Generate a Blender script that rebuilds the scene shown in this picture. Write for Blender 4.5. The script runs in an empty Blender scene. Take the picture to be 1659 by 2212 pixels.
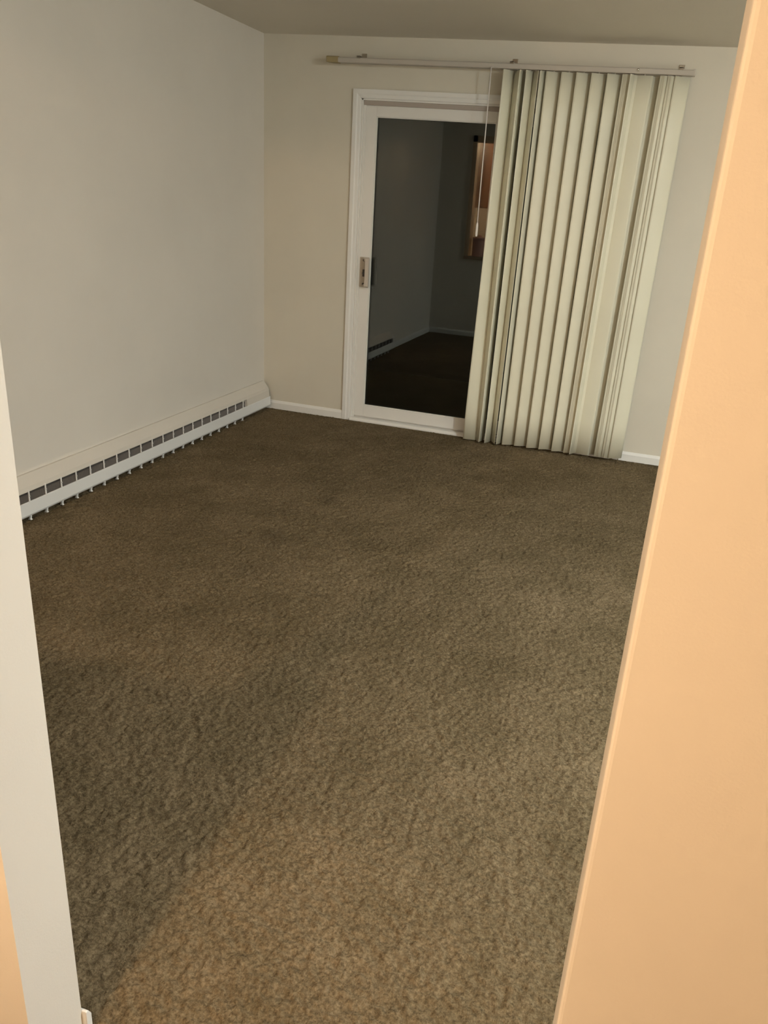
import bpy, bmesh, math, random
import numpy as np
from mathutils import Matrix, Vector

random.seed(7)
rng = np.random.default_rng(7)
S = bpy.context.scene
COL = S.collection

# ------------------------------------------------------------------ camera
cam = bpy.data.cameras.new('camera')
cam_o = bpy.data.objects.new('camera', cam); COL.objects.link(cam_o)
cam.sensor_fit = 'AUTO'; cam.sensor_width = 36.0
cam.lens = 1708.3 / 2212 * 36.0
cam.shift_x = -93.8 / 2212
cam.clip_start = 0.02
CAM_P = Vector((2.6721, -5.2864, 1.5118))
pitch, roll, yaw = 0.3716, 0.0796, -0.2495
fw = Vector((math.sin(yaw) * math.cos(pitch), math.cos(yaw) * math.cos(pitch), -math.sin(pitch)))
r0 = Vector((math.cos(yaw), -math.sin(yaw), 0)); u0 = r0.cross(fw)
cr, sr = math.cos(roll), math.sin(roll)
r1 = cr * r0 + sr * u0; u1 = -sr * r0 + cr * u0
m = Matrix((r1, u1, -fw)).transposed().to_4x4(); m.translation = CAM_P
cam_o.matrix_world = m
S.camera = cam_o

# ------------------------------------------------------------------ night sky, exposure
w = bpy.data.worlds.new('night'); S.world = w; w.use_nodes = True
w.node_tree.nodes['Background'].inputs[0].default_value = (0.010, 0.012, 0.018, 1)
w.node_tree.nodes['Background'].inputs[1].default_value = 0.03
S.view_settings.view_transform = 'Standard'; S.view_settings.look = 'None'
S.view_settings.exposure = 0.0; S.view_settings.gamma = 1.0
S.view_settings.use_curve_mapping = False

ROOM_RADIANCE = 590.0           # bowl of the dining-side ceiling lamp (emission strength)
ROOM_COLOR = (0.96, 1.0, 0.965)
HALL_RADIANCE = 650.0          # warm bulb of the hall ceiling lamp
HALL_COLOR = (1.0, 0.66, 0.38)
KITCHEN_RADIANCE = 850.0       # warm bulb of the kitchen beyond the pass-through
SPOT_WATTS = 42.0              # added spot that makes the warm pool on the carpet

# ------------------------------------------------------------------ materials
def nodes(name):
    mt = bpy.data.materials.new(name); mt.use_nodes = True
    nt = mt.node_tree; b = nt.nodes['Principled BSDF']
    return mt, nt, b

def noise(nt, scale, detail=3, rough=0.55, coord='Object', vec=None):
    tc = nt.nodes.new('ShaderNodeTexCoord'); n = nt.nodes.new('ShaderNodeTexNoise')
    n.inputs['Scale'].default_value = scale; n.inputs['Detail'].default_value = detail
    n.inputs['Roughness'].default_value = rough
    if vec:
        mp = nt.nodes.new('ShaderNodeMapping'); mp.inputs['Scale'].default_value = vec
        nt.links.new(tc.outputs[coord], mp.inputs[0]); nt.links.new(mp.outputs[0], n.inputs[0])
    else:
        nt.links.new(tc.outputs[coord], n.inputs[0])
    return n

def ramp(nt, src, stops):
    r = nt.nodes.new('ShaderNodeValToRGB')
    e = r.color_ramp.elements
    while len(e) < len(stops): e.new(0.5)
    for i, (p, c) in enumerate(stops):
        e[i].position = p; e[i].color = (*c, 1)
    nt.links.new(src, r.inputs[0]); return r

def bump(nt, b, src, strength, dist):
    bp = nt.nodes.new('ShaderNodeBump'); bp.inputs['Strength'].default_value = strength
    bp.inputs['Distance'].default_value = dist
    nt.links.new(src, bp.inputs['Height']); nt.links.new(bp.outputs[0], b.inputs['Normal'])

def paint(name, col, rough=0.6, var=0.03, bscale=260, bstr=0.12, spec=0.3):
    mt, nt, b = nodes(name)
    n = noise(nt, 1.7, 4)
    lo = tuple(c * (1 - var) for c in col); hi = tuple(min(1, c * (1 + var)) for c in col)
    r = ramp(nt, n.outputs[0], [(0.3, lo), (0.7, hi)])
    nt.links.new(r.outputs[0], b.inputs['Base Color'])
    b.inputs['Roughness'].default_value = rough
    b.inputs['Specular IOR Level'].default_value = spec
    if bstr:
        n2 = noise(nt, bscale, 2); bump(nt, b, n2.outputs[0], bstr, 0.002)
    return mt

M = {}
M['wall'] = paint('eggshell_wall_paint', (0.74, 0.705, 0.645))
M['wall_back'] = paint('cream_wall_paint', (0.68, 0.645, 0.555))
M['ceiling'] = paint('ceiling_paint', (0.74, 0.70, 0.62), 0.8, 0.02, 180, 0.25)
M['trim'] = paint('white_trim_paint', (0.80, 0.80, 0.78), 0.4, 0.02, 90, 0.05, 0.4)
M['vinyl'] = paint('white_vinyl_frame', (0.80, 0.79, 0.76), 0.38, 0.02, 60, 0.03, 0.4)
M['heater_white'] = paint('white_enamel', (0.82, 0.83, 0.83), 0.35, 0.02, 60, 0.02, 0.45)
M['heater_cream'] = paint('painted_over_enamel', (0.68, 0.645, 0.585), 0.5, 0.03, 150, 0.08)
M['slat'] = paint('cream_vinyl_slat', (0.76, 0.74, 0.60), 0.45, 0.03, 500, 0.05, 0.4)
M['rail'] = paint('grey_white_rail', (0.50, 0.465, 0.415), 0.40, 0.03, 60, 0.02, 0.5)
M['yellowed'] = paint('yellowed_plastic', (0.38, 0.31, 0.17), 0.5, 0.1, 60, 0.02)
M['dark_slot'] = paint('dark_recess', (0.10, 0.09, 0.085), 0.7, 0.1, 60, 0)
M['taupe'] = paint('taupe_strip', (0.42, 0.37, 0.33), 0.7, 0.05, 60, 0.05)
M['black'] = paint('black_plastic', (0.015, 0.015, 0.014), 0.45, 0.1, 60, 0)
M['tan_trim'] = paint('tan_wood_trim', (0.60, 0.46, 0.32), 0.45, 0.12, 40, 0.05)
M['pink'] = paint('dusty_pink_ceramic', (0.62, 0.36, 0.30), 0.35, 0.05, 60, 0)
M['concrete'] = paint('patio_concrete', (0.06, 0.06, 0.055), 0.9, 0.15, 60, 0.4)
M['counter'] = paint('kitchen_counter', (0.42, 0.33, 0.24), 0.35, 0.1, 60, 0)

def metal(name, col, rough):
    mt, nt, b = nodes(name)
    n = noise(nt, 40, 2)
    r = ramp(nt, n.outputs[0], [(0.3, tuple(c * .9 for c in col)), (0.7, col)])
    nt.links.new(r.outputs[0], b.inputs['Base Color'])
    b.inputs['Metallic'].default_value = 1.0; b.inputs['Roughness'].default_value = rough
    return mt
M['fin'] = paint('dusty_aluminium_fin', (0.27, 0.25, 0.235), 0.6, 0.1, 60, 0)
M['chrome'] = metal('chrome', (0.85, 0.85, 0.85), 0.12)
M['clip'] = metal('worn_chrome_clip', (0.42, 0.38, 0.32), 0.4)

def wood(name, a, c):
    mt, nt, b = nodes(name)
    n = noise(nt, 5, 5, 0.6, 'Object', (6, 6, 0.5))
    r = ramp(nt, n.outputs[0], [(0.3, a), (0.7, c)])
    nt.links.new(r.outputs[0], b.inputs['Base Color']); b.inputs['Roughness'].default_value = 0.45
    return mt
M['cabinet'] = wood('dark_cabinet_wood', (0.10, 0.035, 0.012), (0.22, 0.08, 0.03))

def glass(name, tint=(1, 1, 1), rough=0.0):
    mt, nt, b = nodes(name)
    b.inputs['Base Color'].default_value = (*tint, 1)
    b.inputs['Transmission Weight'].default_value = 1.0
    b.inputs['Roughness'].default_value = rough; b.inputs['IOR'].default_value = 1.43
    return mt
M['glass'] = glass('window_glass', (0.96, 1.0, 0.97))
M['acrylic'] = paint('milky_clear_plastic', (0.80, 0.76, 0.74), 0.2, 0.02, 60, 0, 0.6)

def emitter(name, col, strength):
    mt, nt, b = nodes(name)
    b.inputs['Base Color'].default_value = (0.9, 0.9, 0.88, 1)
    b.inputs['Emission Color'].default_value = (*col, 1)
    b.inputs['Emission Strength'].default_value = strength
    return mt

def carpet_mat():
    mt, nt, b = nodes('brown_cut_pile_carpet')
    fine = noise(nt, 130, 2, 0.7)
    mid = noise(nt, 5, 5, 0.6)
    big = noise(nt, 1.6, 4, 0.6)
    rf = ramp(nt, fine.outputs[0], [(0.32, (0.102, 0.079, 0.046)), (0.50, (0.176, 0.138, 0.083)), (0.70, (0.250, 0.200, 0.126))])
    rm = ramp(nt, mid.outputs[0], [(0.32, (0.82, 0.81, 0.78)), (0.60, (1.02, 1.0, 1.0))])
    rb = ramp(nt, big.outputs[0], [(0.35, (0.84, 0.83, 0.79)), (0.62, (1.06, 1.05, 1.04))])
    def mul(a, c):
        mx = nt.nodes.new('ShaderNodeMix'); mx.data_type = 'RGBA'; mx.blend_type = 'MULTIPLY'
        mx.inputs[0].default_value = 1.0
        nt.links.new(a, mx.inputs[6]); nt.links.new(c, mx.inputs[7]); return mx.outputs[2]
    col = mul(mul(rf.outputs[0], rm.outputs[0]), rb.outputs[0])
    # old soft stains worn into the pile (floor coordinates, radius, strength)
    tc = nt.nodes.new('ShaderNodeTexCoord'); wob = noise(nt, 7, 3, 0.6)
    for sx, sy, rad, k in ((1.17, -1.60, .10, .30), (1.10, -1.82, .14, .18), (1.15, -2.19, .15, .26), (1.20, -2.50, .17, .18), (1.80, -0.36, .16, .24), (1.62, -0.9, .35, .10), (1.25, -1.2, .5, .08)):
        sb = nt.nodes.new('ShaderNodeVectorMath'); sb.operation = 'DISTANCE'; sb.inputs[1].default_value = (sx, sy, 0)
        nt.links.new(tc.outputs['Object'], sb.inputs[0])
        ad = nt.nodes.new('ShaderNodeMath'); ad.operation = 'MULTIPLY_ADD'
        nt.links.new(wob.outputs[0], ad.inputs[0]); ad.inputs[1].default_value = rad * 1.6; nt.links.new(sb.outputs['Value'], ad.inputs[2])
        mr = nt.nodes.new('ShaderNodeMapRange'); mr.interpolation_type = 'SMOOTHSTEP'
        mr.inputs['From Min'].default_value = rad * .5; mr.inputs['From Max'].default_value = rad * 1.9
        mr.inputs['To Min'].default_value = 1 - k; mr.inputs['To Max'].default_value = 1.0
        nt.links.new(ad.outputs[0], mr.inputs['Value']); col = mul(col, mr.outputs[0])
    nt.links.new(col, b.inputs['Base Color'])
    b.inputs['Roughness'].default_value = 0.95
    b.inputs['Specular IOR Level'].default_value = 0.08
    b.inputs['Sheen Weight'].default_value = 0.0
    n2 = noise(nt, 230, 3, 0.7); bump(nt, b, n2.outputs[0], 0.8, 0.006)
    return mt
M['carpet'] = carpet_mat()

# ------------------------------------------------------------------ helpers
class MB:
    def __init__(self): self.bm = bmesh.new()
    def box(self, a, b, mat=None):
        x0, x1 = sorted((a[0], b[0])); y0, y1 = sorted((a[1], b[1])); z0, z1 = sorted((a[2], b[2]))
        vs = [self.bm.verts.new(p) for p in ((x0, y0, z0), (x1, y0, z0), (x1, y1, z0), (x0, y1, z0),
                                             (x0, y0, z1), (x1, y0, z1), (x1, y1, z1), (x0, y1, z1))]
        for f in ((0, 3, 2, 1), (4, 5, 6, 7), (0, 1, 5, 4), (1, 2, 6, 5), (2, 3, 7, 6), (3, 0, 4, 7)):
            self.bm.faces.new([vs[i] for i in f])
        return self
    def prism(self, prof, axis, a, b, miter=None):
        """closed profile extruded along axis (0 x, 1 y, 2 z); prof holds the other two coordinates in order"""
        def pt(p, t):
            if axis == 0: return (t, p[0], p[1])
            if axis == 1: return (p[0], t, p[1])
            return (p[0], p[1], t)
        if miter is None: miter = (lambda p: 0.0, lambda p: 0.0)
        A = [self.bm.verts.new(pt(p, a + miter[0](p))) for p in prof]
        B = [self.bm.verts.new(pt(p, b + miter[1](p))) for p in prof]
        n = len(prof)
        for i in range(n): self.bm.faces.new((A[i], A[(i + 1) % n], B[(i + 1) % n], B[i]))
        self.bm.faces.new(A[::-1]); self.bm.faces.new(B)
        return self
    def tube(self, pts, r, seg=10):
        rings = []
        for i, p in enumerate(pts):
            p = Vector(p)
            d = (Vector(pts[min(i + 1, len(pts) - 1)]) - Vector(pts[max(i - 1, 0)])).normalized()
            a = d.orthogonal().normalized(); c = d.cross(a)
            if i and rings:
                pa = prev; a = (pa - d * pa.dot(d)).normalized(); c = d.cross(a)
            prev = a
            rr = r[i] if isinstance(r, (list, tuple)) else r
            rings.append([self.bm.verts.new(p + rr * (math.cos(2 * math.pi * k / seg) * a + math.sin(2 * math.pi * k / seg) * c)) for k in range(seg)])
        for A, B in zip(rings, rings[1:]):
            for k in range(seg): self.bm.faces.new((A[k], A[(k + 1) % seg], B[(k + 1) % seg], B[k]))
        self.bm.faces.new(rings[0][::-1]); self.bm.faces.new(rings[-1])
        return self
    def lathe(self, c, prof, seg=24):
        self.tube([(c[0], c[1], c[2] + z) for z, _ in prof], [q for _, q in prof], seg); return self
    def build(self, name, mat, parent=None, bevel=0.0, segs=2, smooth=False, kind=None, loc=None):
        bmesh.ops.recalc_face_normals(self.bm, faces=self.bm.faces)
        me = bpy.data.meshes.new(name); self.bm.to_mesh(me); self.bm.free()
        me.materials.append(mat)
        o = bpy.data.objects.new(name, me); COL.objects.link(o)
        if parent: o.parent = parent; 
        if loc is not None: o.location = loc
        if bevel:
            bv = o.modifiers.new('bevel', 'BEVEL'); bv.width = bevel; bv.segments = segs
            bv.limit_method = 'ANGLE'; bv.angle_limit = math.radians(40)
            bv.harden_normals = False
        if smooth:
            for p in me.polygons: p.use_smooth = True
        if kind: o['kind'] = kind
        return o

def empty(name, loc=(0, 0, 0), label=None, cat=None, kind=None, group=None):
    o = bpy.data.objects.new(name, None); COL.objects.link(o); o.location = loc
    tag(o, label, cat, kind, group); return o

def tag(o, label=None, cat=None, kind=None, group=None):
    if label: o['label'] = label
    if cat: o['category'] = cat
    if kind: o['kind'] = kind
    if group: o['group'] = group
    return o

# ------------------------------------------------------------------ dimensions (metres; back wall y = 0, left wall x = 0)
H = 2.44
XR = 5.6                       # right wall of the room
PY0, PY1 = -4.4387, -4.5567    # near partition: room face, hall face
OX0, OX1 = 1.868, 2.706        # opening the camera looks through
HY = -6.9                      # far wall of the hall and kitchen
DX0, DX1 = 0.682, 2.56         # rough opening of the sliding door (inside the casing)
DZ = 2.098

# ------------------------------------------------------------------ structure
def wall(name, boxes, label, bevel=0.0, mat='wall'):
    b = MB()
    for a, c in boxes: b.box(a, c)
    o = b.build(name, M[mat], bevel=bevel, segs=3, kind='structure'); tag(o, label, 'wall'); return o

floor = MB().box((-0.15, HY - 0.1, -0.12), (XR + 0.15, 0.16, -0.006)).build('floor', M['carpet'], kind='structure')
tag(floor, 'carpeted floor slab running from the hall into the empty room', 'floor')
ceil = MB().box((-0.15, HY - 0.1, H), (XR + 0.15, 0.16, H + 0.1)).build('ceiling', M['ceiling'], kind='structure')
tag(ceil, 'dim matte off-white ceiling of the room', 'ceiling')
wall('wall_left', [((-0.12, HY, -0.01), (0, 0.12, H))], 'long off-white left wall above the baseboard heater')
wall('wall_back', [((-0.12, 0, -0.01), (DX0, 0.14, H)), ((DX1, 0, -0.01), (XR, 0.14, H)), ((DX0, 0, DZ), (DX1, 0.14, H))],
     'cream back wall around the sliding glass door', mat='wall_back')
wall('wall_right', [((XR, HY, -0.01), (XR + 0.12, 0.14, H))], 'off-white right wall outside the frame')
# near partition: left piece with the kitchen pass-through, right piece with the header
PX0, PX1, PZ0, PZ1 = 0.42, 1.30, 0.95, 2.212
wall('wall_near_left', [((0, PY1, -0.01), (PX0, PY0, H)), ((PX1, PY1, -0.01), (OX0, PY0, H)),
                        ((PX0, PY1, -0.01), (PX1, PY0, PZ0)), ((PX0, PY1, PZ1), (PX1, PY0, H))],
     'near wall end at the left edge of the picture, whitish end face')
wall('wall_near_right', [((OX1, PY1, -0.01), (XR, PY0, H)), ((OX0, PY1, 2.06), (OX1, PY0, H))],
     'near wall at the right edge of the picture, lit orange', bevel=0.006)
wall('wall_light_stop', [((1.44, HY, -0.01), (1.54, PY1, H))], 'unseen wall added to keep the kitchen light out of the hall')  # added out of view to stop kitchen lamp light reaching the hall
wall('wall_hall', [((-0.12, HY - 0.12, -0.01), (XR, HY, H))], 'hall wall behind the camera')

# baseboards: ranch profile
def base_prof(t=0.013, h=0.062):
    return [(0, 0), (-t, 0), (-t, h * 0.72), (-t * 0.55, h * 0.94), (-t * 0.35, h), (0, h)]
BP = base_prof()
o = MB().prism(BP, 0, 0.0, 0.6275).build('baseboard_back', M['trim'], kind='structure')
tag(o, 'white baseboard between the left corner and the door casing', 'baseboard')
o = MB().prism(BP, 0, 2.62, XR).build('baseboard_back', M['trim'], kind='structure')
tag(o, 'bright white baseboard to the right of the blinds', 'baseboard')
o = MB().prism([(x - 0, z) for x, z in [(0, 0), (0.013, 0), (0.013, 0.045), (0.005, 0.062), (0, 0.062)]], 1, PY0, -2.86).build('baseboard_left', M['trim'], kind='structure')
tag(o, 'white baseboard of the left wall beyond the heater', 'baseboard')
o = MB().prism([(PY0 - p[0], p[1]) for p in base_prof(0.014, 0.062)], 0, 0.02, OX0 + 0.010).build('baseboard_near', M['trim'], kind='structure', bevel=0.002)
tag(o, 'white baseboard end at the foot of the left wall end', 'baseboard')
o = MB().prism([(PY0 - p[0], p[1]) for p in base_prof(0.014, 0.085)], 0, OX1 + 0.0, XR).build('baseboard_near', M['trim'], kind='structure', bevel=0.002)
tag(o, 'white baseboard on the far side of the orange lit wall', 'baseboard')

# outside
o = MB().box((-2, 0.16, -0.2), (7, 2.2, -0.08)).build('patio', M['concrete'], kind='structure')
tag(o, 'dark concrete patio outside the glass door', 'patio')

# carpet pile: dense displaced tufts over everything in view
def value_noise(nx, ny, cell, seed):
    r = np.random.default_rng(seed)
    gx, gy = int(nx / cell) + 3, int(ny / cell) + 3
    g = r.random((gx, gy))
    x = np.arange(nx) / cell; y = np.arange(ny) / cell
    xi = x.astype(int); yi = y.astype(int); fx = (x - xi)[:, None]; fy = (y - yi)[None, :]
    fx = fx * fx * (3 - 2 * fx); fy = fy * fy * (3 - 2 * fy)
    a = g[np.ix_(xi, yi)]; b = g[np.ix_(xi + 1, yi)]; c = g[np.ix_(xi, yi + 1)]; d = g[np.ix_(xi + 1, yi + 1)]
    return (a * (1 - fx) + b * fx) * (1 - fy) + (c * (1 - fx) + d * fx) * fy

def carpet():
    step = 0.005
    x0, x1, y0, y1 = 0.0, 3.2, -4.75, 0.0
    nx, ny = int((x1 - x0) / step) + 1, int((y1 - y0) / step) + 1
    h = 1.15 * value_noise(nx, ny, 1.9, 1) + 0.60 * value_noise(nx, ny, 3.6, 2) + 0.25 * value_noise(nx, ny, 11.0, 3) + 0.30 * value_noise(nx, ny, 40, 4)
    h = (h / 2.3 - 0.5) * 0.020 - 0.002
    X, Y = np.meshgrid(x0 + np.arange(nx) * step, y0 + np.arange(ny) * step, indexing='ij')
    X = X + (rng.random(X.shape) - .5) * step * .5; Y = Y + (rng.random(X.shape) - .5) * step * .5
    co = np.stack([X, Y, h], -1).reshape(-1, 3).astype(np.float32)
    i = np.arange(nx - 1)[:, None] * ny + np.arange(ny - 1)[None, :]
    q = np.stack([i, i + ny, i + ny + 1, i + 1], -1).reshape(-1, 4)
    me = bpy.data.meshes.new('carpet_pile')
    me.vertices.add(len(co)); me.vertices.foreach_set('co', co.ravel())
    me.loops.add(q.size); me.loops.foreach_set('vertex_index', q.ravel().astype(np.int32))
    me.polygons.add(len(q)); me.polygons.foreach_set('loop_start', (np.arange(len(q)) * 4).astype(np.int32))
    me.polygons.foreach_set('use_smooth', np.ones(len(q), bool))
    me.update(calc_edges=True); me.materials.append(M['carpet'])
    o = bpy.data.objects.new('carpet_pile', me); COL.objects.link(o)
    tag(o, 'worn brown cut-pile carpet covering the whole floor', 'carpet', 'stuff'); return o
carpet()

# ------------------------------------------------------------------ sliding glass door
door = empty('door_1', (1.6, 0, 0), 'white framed sliding glass door with dark night glass', 'door', 'structure')
L = Vector((-1.6, 0, 0))
CT, CO, CTOP = 0.016, 0.6285, 2.149     # casing thickness, outer edge, top
cas = [(0, 0), (0, 0)]
def casing_vertical(xo, xi):
    s = 1 if xi > xo else -1
    wdt = abs(xi - xo)
    prof = [(xo, 0), (xo, -CT), (xo + s * wdt * .45, -CT), (xo + s * wdt * .6, -CT * .72), (xi - s * 0.004, -CT * .6), (xi, -CT * .45), (xi, 0)]
    return MB().prism(prof, 2, 0.0, CTOP, (lambda p: 0.0, lambda p: -abs(p[0] - xo)))
casing_vertical(CO, DX0).build('casing', M['trim'], door, loc=L)
casing_vertical(DX1 + (DX0 - CO), DX1).build('casing', M['trim'], door, loc=L)
wd = CTOP - DZ
prof = [(0, CTOP), (-CT, CTOP), (-CT, CTOP - wd * .45), (-CT * .72, CTOP - wd * .6), (-CT * .6, DZ + .004), (-CT * .45, DZ), (0, DZ)]
MB().prism(prof, 0, CO, DX1 + DX0 - CO, (lambda p: CTOP - p[1], lambda p: -(CTOP - p[1]))).build('casing', M['trim'], door, loc=L)
# outer frame (jambs, head) with tracks
fr = MB()
fr.box((DX0, 0.0, 0), (DX0 + 0.012, 0.125, DZ)); fr.box((DX1 - 0.012, 0.0, 0), (DX1, 0.125, DZ)); fr.box((DX0, 0.0, DZ - 0.010), (DX1, 0.125, DZ))
fr.box((DX0 + .012, 0.012, 0), (DX0 + 0.027, 0.020, DZ - .01))
fr.box((DX0 + .012, 0.066, 0), (DX0 + 0.027, 0.074, DZ - .01)); fr.box((DX0 + .012, 0.066, DZ - 0.034), (DX1 - .012, 0.074, DZ - 0.010))
fr.build('frame', M['vinyl'], door, bevel=0.0015, loc=L)
MB().box((DX0 + .014, 0.006, DZ - 0.036), (DX1 - .014, 0.0195, DZ - 0.0105)).build('head_strip', M['taupe'], door, loc=L)  # taupe strip across the reveal under the head casing
sill = MB()
sill.prism([(-0.022, 0.0), (-0.022, 0.010), (-0.010, 0.022), (0.012, 0.024), (0.125, 0.024), (0.125, -0.005), (0.0, -0.005)], 0, DX0 + 0.004, DX1)
sill.box((DX0 + .012, 0.036, 0.024), (DX1 - .012, 0.041, 0.034)); sill.box((DX0 + .012, 0.094, 0.024), (DX1 - .012, 0.099, 0.034))
sill.build('threshold', M['vinyl'], door, bevel=0.002, loc=L)
def panel(name, x0, x1, yf, gx0, gx1, gz0=0.115, gz1=2.0):
    z0, z1, d = 0.034, 2.066, 0.040
    p = MB()
    p.box((x0, yf, z0), (gx0, yf + d, z1)); p.box((gx1, yf, z0), (x1, yf + d, z1))
    p.box((gx0, yf, gz1), (gx1, yf + d, z1)); p.box((gx0, yf, z0), (gx1, yf + d, gz0))
    # glazing bead lip
    t = 0.006
    p.box((gx0, yf + .004, gz0), (gx0 + t, yf + .012, gz1)); p.box((gx1 - t, yf + .004, gz0), (gx1, yf + .012, gz1))
    p.box((gx0, yf + .004, gz1 - t), (gx1, yf + .012, gz1)); p.box((gx0, yf + .004, gz0), (gx1, yf + .012, gz0 + t))
    pm = p.build(name, M['vinyl'], door, bevel=0.002, loc=L)
    for yy in (yf + 0.012, yf + 0.027):
        MB().box((gx0 - .004, yy, gz0 - .004), (gx1 + .004, yy + 0.003, gz1 + .004)).build('pane', M['glass'], pm)
    MB().box((gx0 - .004, yf + .015, gz0 - .006), (gx0 + .002, yf + .027, gz1 + .006)).build('spacer', M['dark_slot'], pm)
    return pm
slider = panel('sliding_panel', DX0 + 0.020, 1.64, 0.021, 0.779, 1.562)
panel('fixed_panel', 1.575, DX1 - 0.014, 0.076, 1.65, DX1 - 0.085)
# pull handle: escutcheon, D grip, latch and the dark outside pull seen through the glass
hx = 0.742
hd = MB()
hd.box((hx - 0.048, 0.0125, 0.942), (hx + 0.034, 0.0215, 1.138))
M['aged'] = paint('aged_grip_plastic', (0.60, 0.54, 0.47), 0.4, 0.05, 60, 0)
handle = hd.build('handle', paint('aged_handle_plastic', (0.52, 0.46, 0.38), 0.4, 0.05, 60, 0), slider, bevel=0.004)
g = MB()
for zz in (0.955, 1.125): g.box((hx + 0.006, -0.020, zz - 0.010), (hx + 0.034, 0.0150, zz + 0.010))
g.prism([(-0.030, 0.950), (-0.030, 1.130), (-0.018, 1.138), (-0.006, 1.128), (-0.006, 0.952), (-0.018, 0.942)], 0, hx + 0.018, hx + 0.046)
g.build('grip', M['aged'], slider, bevel=0.003)
lt = MB().box((hx - 0.006, -0.004, 1.012), (hx + 0.008, 0.0145, 1.058)); lt.box((hx - 0.004, -0.016, 1.030), (hx + 0.004, 0, 1.040))
for zz in (0.962, 1.118): lt.tube([(hx - .004, 0.0145, zz), (hx - .004, 0.009, zz)], .008, 10)
lt.build('latch', M['dark_slot'], slider, bevel=0.0015)
po = MB().box((0.781, 0.063, 0.955), (0.813, 0.085, 1.135))
po.build('outside_pull', M['black'], slider, bevel=0.005)

# ------------------------------------------------------------------ vertical blind
blind = empty('vertical_blind', (1.65, -0.08, 2.29), 'cream vertical blind drawn to the right half of the glass door', 'blind')
BL = Vector((-1.65, 0.08, -2.29))
rail = MB().prism([(-0.104, 2.279), (-0.106, 2.283), (-0.106, 2.303), (-0.102, 2.308), (-0.060, 2.311), (-0.056, 2.307), (-0.056, 2.279), (-0.074, 2.279), (-0.074, 2.286), (-0.088, 2.286), (-0.088, 2.279)], 0, 0.555, 2.672)
rail.build('headrail', M['rail'], blind, loc=BL)
MB().prism([(-0.107, 2.277), (-0.107, 2.309), (-0.098, 2.313), (-0.055, 2.313), (-0.055, 2.277)], 0, 0.475, 0.557, (lambda p: 0.03 * (p[0] > -0.06), lambda p: 0.0)).build('end_cap', M['yellowed'], blind, bevel=0.004, loc=BL)
MB().box((2.670, -0.106, 2.278), (2.684, -0.055, 2.312)).build('end_cap', M['rail'], blind, bevel=0.003, loc=BL)
for bx in (0.690, 1.645, 2.605):
    b = MB(); b.box((bx - .016, -0.060, 2.3115), (bx + .016, 0.0, 2.3145)); b.box((bx - .016, -0.006, 2.3145), (bx + .016, 0.0, 2.345))
    b.box((bx - .012, -0.110, 2.311), (bx + .012, -0.058, 2.3165)); b.box((bx - .012, -0.110, 2.304), (bx + .012, -0.1062, 2.3165))
    b.build('bracket', M['clip'], blind, bevel=0.001, loc=BL)
MB().lathe((0, 0, 0), [(0, .003), (.001, .0085), (.003, .0082), (.006, .0065), (.0085, .0035), (.009, .001)], 12).build('screw', M['chrome'], blind, smooth=True, loc=BL + Vector((2.372, -0.106, 2.297)))
bpy.context.view_layer.update()
for o in blind.children:
    if o.name.startswith('screw'): o.rotation_euler = (math.pi / 2, 0, 0)

ZT, ZB, SW, SAG = 2.274, 0.027, 0.094, 0.0045
LEAN_X = [1.60, 1.85, 2.2, 2.48, 2.55, 2.68]; LEAN = [-0.024, -0.017, -0.028, -0.040, -0.030, -0.004]
def slat(xl, th_top, th_bot=None, yoff=0.0, zb=None, anchor='l'):
    """one vane: left visible edge xl at the track, angle (deg) about the vertical, + turns its left edge into the room"""
    if th_bot is None: th_bot = th_top
    zb = ZB if zb is None else zb
    xc = xl + 0.5 * SW * math.cos(math.radians(th_top))
    bm = bmesh.new(); NZ, NX = 10, 8; T = 0.0012
    lean = float(np.interp(xl, LEAN_X, LEAN))
    grid = [[], []]
    for side in (0, 1):
        for i in range(NZ + 1):
            t = i / NZ; z = ZT + (zb - ZT) * t
            th = math.radians(th_top + (th_bot - th_top) * t ** 2.6)
            c, s = math.cos(th), math.sin(th)
            row = []
            for k in range(NX + 1):
                a = k / NX * 2 - 1
                u = a * SW / 2; v = -SAG * (1 - a * a) + (T if side else 0)
                row.append(bm.verts.new((u * c - v * s, u * s + v * c, z - ZT)))
                row[-1].co.x += lean * t
            grid[side].append(row)
    for side in (0, 1):
        for i in range(NZ):
            for k in range(NX):
                f = (grid[side][i][k], grid[side][i][k + 1], grid[side][i + 1][k + 1], grid[side][i + 1][k])
                bm.faces.new(f if side else f[::-1])
    for i in range(NZ):
        for k in (0, NX):
            bm.faces.new((grid[0][i][k], grid[0][i + 1][k], grid[1][i + 1][k], grid[1][i][k]))
    for i in (0, NZ):
        for k in range(NX):
            bm.faces.new((grid[0][i][k], grid[0][i][k + 1], grid[1][i][k + 1], grid[1][i][k]))
    bmesh.ops.recalc_face_normals(bm, faces=bm.faces)
    me = bpy.data.meshes.new('slat'); bm.to_mesh(me); bm.free(); me.materials.append(M['slat'])
    for p in me.polygons: p.use_smooth = len(p.vertices) == 4 and p.area > 2e-4
    o = bpy.data.objects.new('slat', me); COL.objects.link(o); o.parent = blind
    o.location = BL + Vector((xc, -0.08 + yoff, ZT))
    # carrier stem above the vane
    st = MB().box((xc - .004, -0.083 + yoff, ZT - .004), (xc + .004, -0.079 + yoff, 2.284)).build('hanger', M['rail'], o)
    st.location = -Vector((xc, -0.08 + yoff, ZT))
    return o
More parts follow.
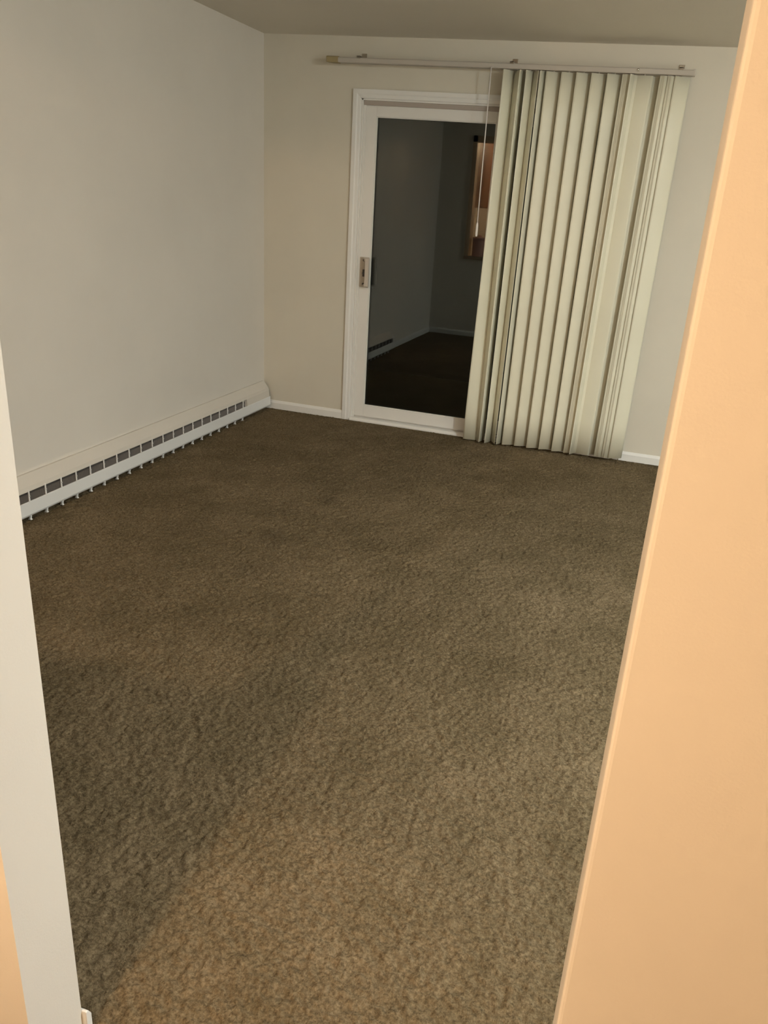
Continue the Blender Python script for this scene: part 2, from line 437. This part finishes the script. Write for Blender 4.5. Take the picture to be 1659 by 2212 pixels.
SLATS = [(1.603, 56, 8, -.004), (1.651, -53, -62, 0), (1.700, 79, 80, 0), (1.738, 69, 70, 0), (1.763, -60, -62, .004), (1.820, 71, 68, 0),
         (1.853, 29, None, 0), (1.941, 29, None, 0), (2.027, 30, None, 0), (2.114, 29, None, 0), (2.204, 30, None, 0),
         (2.288, 26, None, 0), (2.299, 26, None, 0), (2.308, 26, None, 0), (2.333, 66, None, 0),
         (2.365, -5, None, .004), (2.405, 10, None, .026), (2.497, 24, None, 0), (2.508, 24, None, 0), (2.516, 24, None, 0), (2.540, 24, None, 0), (2.552, 24, None, 0), (2.578, 26, None, 0)]
for xl, a, b, yo in SLATS: slat(xl, a, b, yo, ZB - 0.017 * max(0.0, (2.66 - xl) / 1.06) + random.uniform(-.003, .003))
# wand
wx = 1.527
wd_ = MB(); wd_.tube([(wx, -0.118, 2.276), (wx + .001, -0.119, 1.9), (wx + .002, -0.12, 1.40)], 0.0035, 8)
wd_.tube([(wx, -0.112, 2.284), (wx, -0.118, 2.272)], .003, 6)
wnd = wd_.build('wand', M['acrylic'], blind, smooth=True, loc=BL)
MB().tube([(wx + .002, -0.12, 1.42), (wx + .002, -0.12, 1.405), (wx + .002, -0.12, 1.35), (wx + .002, -0.12, 1.338)], [.004, .0075, .0075, .005], 10).build('grip', M['acrylic'], wnd)

# ------------------------------------------------------------------ baseboard heater
heater = empty('baseboard_heater', (0.0, -1.4, 0.0), 'long white electric baseboard heater along the left wall', 'heater')
HL = Vector((0, 1.4, 0))
YA, YB, YE = -0.376, -2.80, -0.034
hood = [(0, 0.205), (0.014, 0.206), (0.050, 0.160), (0.057, 0.140), (0.0555, 0.1385), (0.048, 0.157), (0.012, 0.200), (0.004, 0.199), (0.004, 0.010), (0, 0.010)]
MB().prism(hood, 1, YB, YE).build('hood', M['heater_cream'], heater, loc=HL)
front = [(0.0640, 0.096), (0.0655, 0.094), (0.0660, 0.034), (0.0600, 0.024), (0.0590, 0.026), (0.0640, 0.036), (0.0630, 0.088), (0.0560, 0.094)]
MB().prism(front, 1, YB, YE + .004).build('front_panel', M['heater_white'], heater, loc=HL)
ecov = [(0.050, 0.156), (0.0565, 0.139), (0.0625, 0.098), (0.0625, 0.090), (0.0625, 0.030), (0.0580, 0.022), (0.0, 0.016), (0.0, 0.156)]
MB().prism(ecov, 1, YA, YE - .004).build('end_cover', M['heater_cream'], heater, loc=HL)
MB().prism(ecov, 1, YB - 0.05, YB).build('end_cover', M['heater_white'], heater, loc=HL)
# heating element
el = MB()
y = YA - 0.02
while y > YB + 0.02:
    el.box((0.012, y, 0.050), (0.0525, y - 0.0014, 0.126)); y -= 0.006
e = el.build('fin_block', M['fin'], heater, kind='stuff', loc=HL)
MB().tube([(0.031, YA, 0.082), (0.031, YB, 0.082)], 0.006, 8).build('element_tube', M['fin'], heater, loc=HL)
MB().box((0.0045, YB, 0.012), (0.0055, YA, 0.198)).build('back_plate', M['dark_slot'], heater, loc=HL)
yl = YA - 0.055
k = 0
while yl > YB + 0.02:
    b = MB()
    b.box((0.0545, yl - .0035, 0.090), (0.0585, yl + .0035, 0.1455))
    b.prism([(0.055, 0.112), (0.064, 0.118), (0.055, 0.128)], 1, yl - .0015, yl + .0015)
    b.build('louver', M['heater_white'], heater, loc=HL)
    b = MB()
    b.prism([(0.058, 0.028), (0.050, 0.030), (0.046, 0.006), (0.040, 0.0), (0.058, 0.0), (0.0535, 0.006)], 1, yl - .005, yl + .005)
    b.build('foot', M['heater_white'], heater, loc=HL)
    yl -= 0.1073; k += 1

# ------------------------------------------------------------------ pass-through to the kitchen (seen only in the door glass)
pt = MB()
for a, c in (((PX0 - .045, PZ0 - .0), (PX0 + .006, PZ1 + .06)), ((PX1 - .006, PZ0), (PX1 + .045, PZ1 + .06)), ((PX0 - .045, PZ1 - .006), (PX1 + .045, PZ1 + .06))):
    pt.box((a[0], PY1 - .004, a[1]), (c[0], PY0 + .016, c[1]))
o = pt.build('trim_1', M['tan_trim'], kind='structure'); tag(o, 'tan wood trim around the kitchen pass-through, reflected in the glass', 'trim')
o = MB().box((PX0 - .05, PY1 - .06, PZ0 - .035), (PX1 + .05, PY0 + .02, PZ0 + .004)).build('trim_2', M['counter'], kind='structure', bevel=.004)
tag(o, 'ledge of the kitchen pass-through, reflected in the glass', 'trim')
cab = empty('wall_cabinet', (0.2, -5.6, 1.50), 'dark brown wooden wall cabinet reflected in the door glass', 'cabinet')
CL = Vector((-0.2, 5.6, -1.50))
MB().box((0.0, -6.3, 1.50), (0.32, -4.75, 2.30)).build('carcass', M['cabinet'], cab, bevel=.003, loc=CL)
for i in range(3):
    y0 = -4.76 - i * 0.515
    d = MB().box((0.32, y0, 1.51), (0.338, y0 - .505, 2.29)); d.box((0.338, y0 - .06, 1.57), (0.342, y0 - .445, 2.23))
    dm = d.build('door', M['cabinet'], cab, bevel=.003, loc=CL)
    MB().lathe((0.345, y0 - .46, 1.58), [(0, .004), (.006, .010), (.014, .009), (.018, .002)], 12).build('knob', M['clip'], dm)
can = MB().lathe((0.535, PY1 + .06, PZ0 + .004), [(0, .074), (.004, .080), (.19, .080), (.196, .073), (.198, .083), (.216, .083), (.222, .03), (.238, .02), (.246, .012)], 28).build('canister', M['pink'], smooth=False)
tag(can, 'dusty pink lidded canister on the pass-through ledge, reflected in the glass', 'canister')

# ------------------------------------------------------------------ lamps and the added pool spot (all outside the frame)
def ceiling_lamp(name, x, y, zb, r, mat, label):
    root = empty(name, (x, y, H), label, 'lamp')
    lo = Vector((-x, -y, -H))
    MB().lathe((x, y, H - 0.03), [(0, .05), (.006, .075), (.03, .078)], 28).build('canopy', M['trim'], root, loc=lo)
    MB().tube([(x, y, H - .02), (x, y, zb + r * .9)], 0.012, 10).build('socket', M['trim'], root, loc=lo)
    bm = bmesh.new(); bmesh.ops.create_icosphere(bm, subdivisions=2, radius=r)
    me = bpy.data.meshes.new('bulb'); bm.to_mesh(me); bm.free(); me.materials.append(mat)
    for p in me.polygons: p.use_smooth = True
    b = bpy.data.objects.new('bulb', me); COL.objects.link(b); b.parent = root; b.location = lo + Vector((x, y, zb))
    return root
bowl = empty('ceiling_lamp', (4.5, -3.4, H), 'frosted bowl ceiling lamp on the dining side, out of frame', 'lamp')
MB().lathe((0, 0, -0.03), [(0, .150), (.008, .158), (.03, .160)], 32).build('canopy', M['trim'], bowl)
MB().lathe((0, 0, -0.10), [(.02, .02), (.023, .06), (.030, .100), (.043, .128), (.059, .140), (.07, .142)], 32).build('bowl_shade', emitter('frosted_bowl', ROOM_COLOR, ROOM_RADIANCE), bowl, smooth=True)
ceiling_lamp('hall_lamp', 1.90, -5.9, 1.40, 0.05, emitter('bulb_hall', HALL_COLOR, HALL_RADIANCE), 'warm bulb ceiling lamp in the hall behind the camera')
ceiling_lamp('kitchen_lamp', 0.92, -5.95, 2.335, 0.05, emitter('bulb_kitchen', HALL_COLOR, KITCHEN_RADIANCE), 'warm bulb ceiling lamp in the kitchen, out of frame')
sl = bpy.data.lights.new('hall_pool_spot', 'SPOT'); sl.energy = SPOT_WATTS; sl.color = HALL_COLOR  # added spot without a fixture, throws the warm pool onto the carpet
sl.spot_size = math.radians(58); sl.spot_blend = 0.25; sl.shadow_soft_size = 0.035
so = bpy.data.objects.new('hall_pool_spot', sl); COL.objects.link(so); so.location = (1.90, -5.0, 2.40)
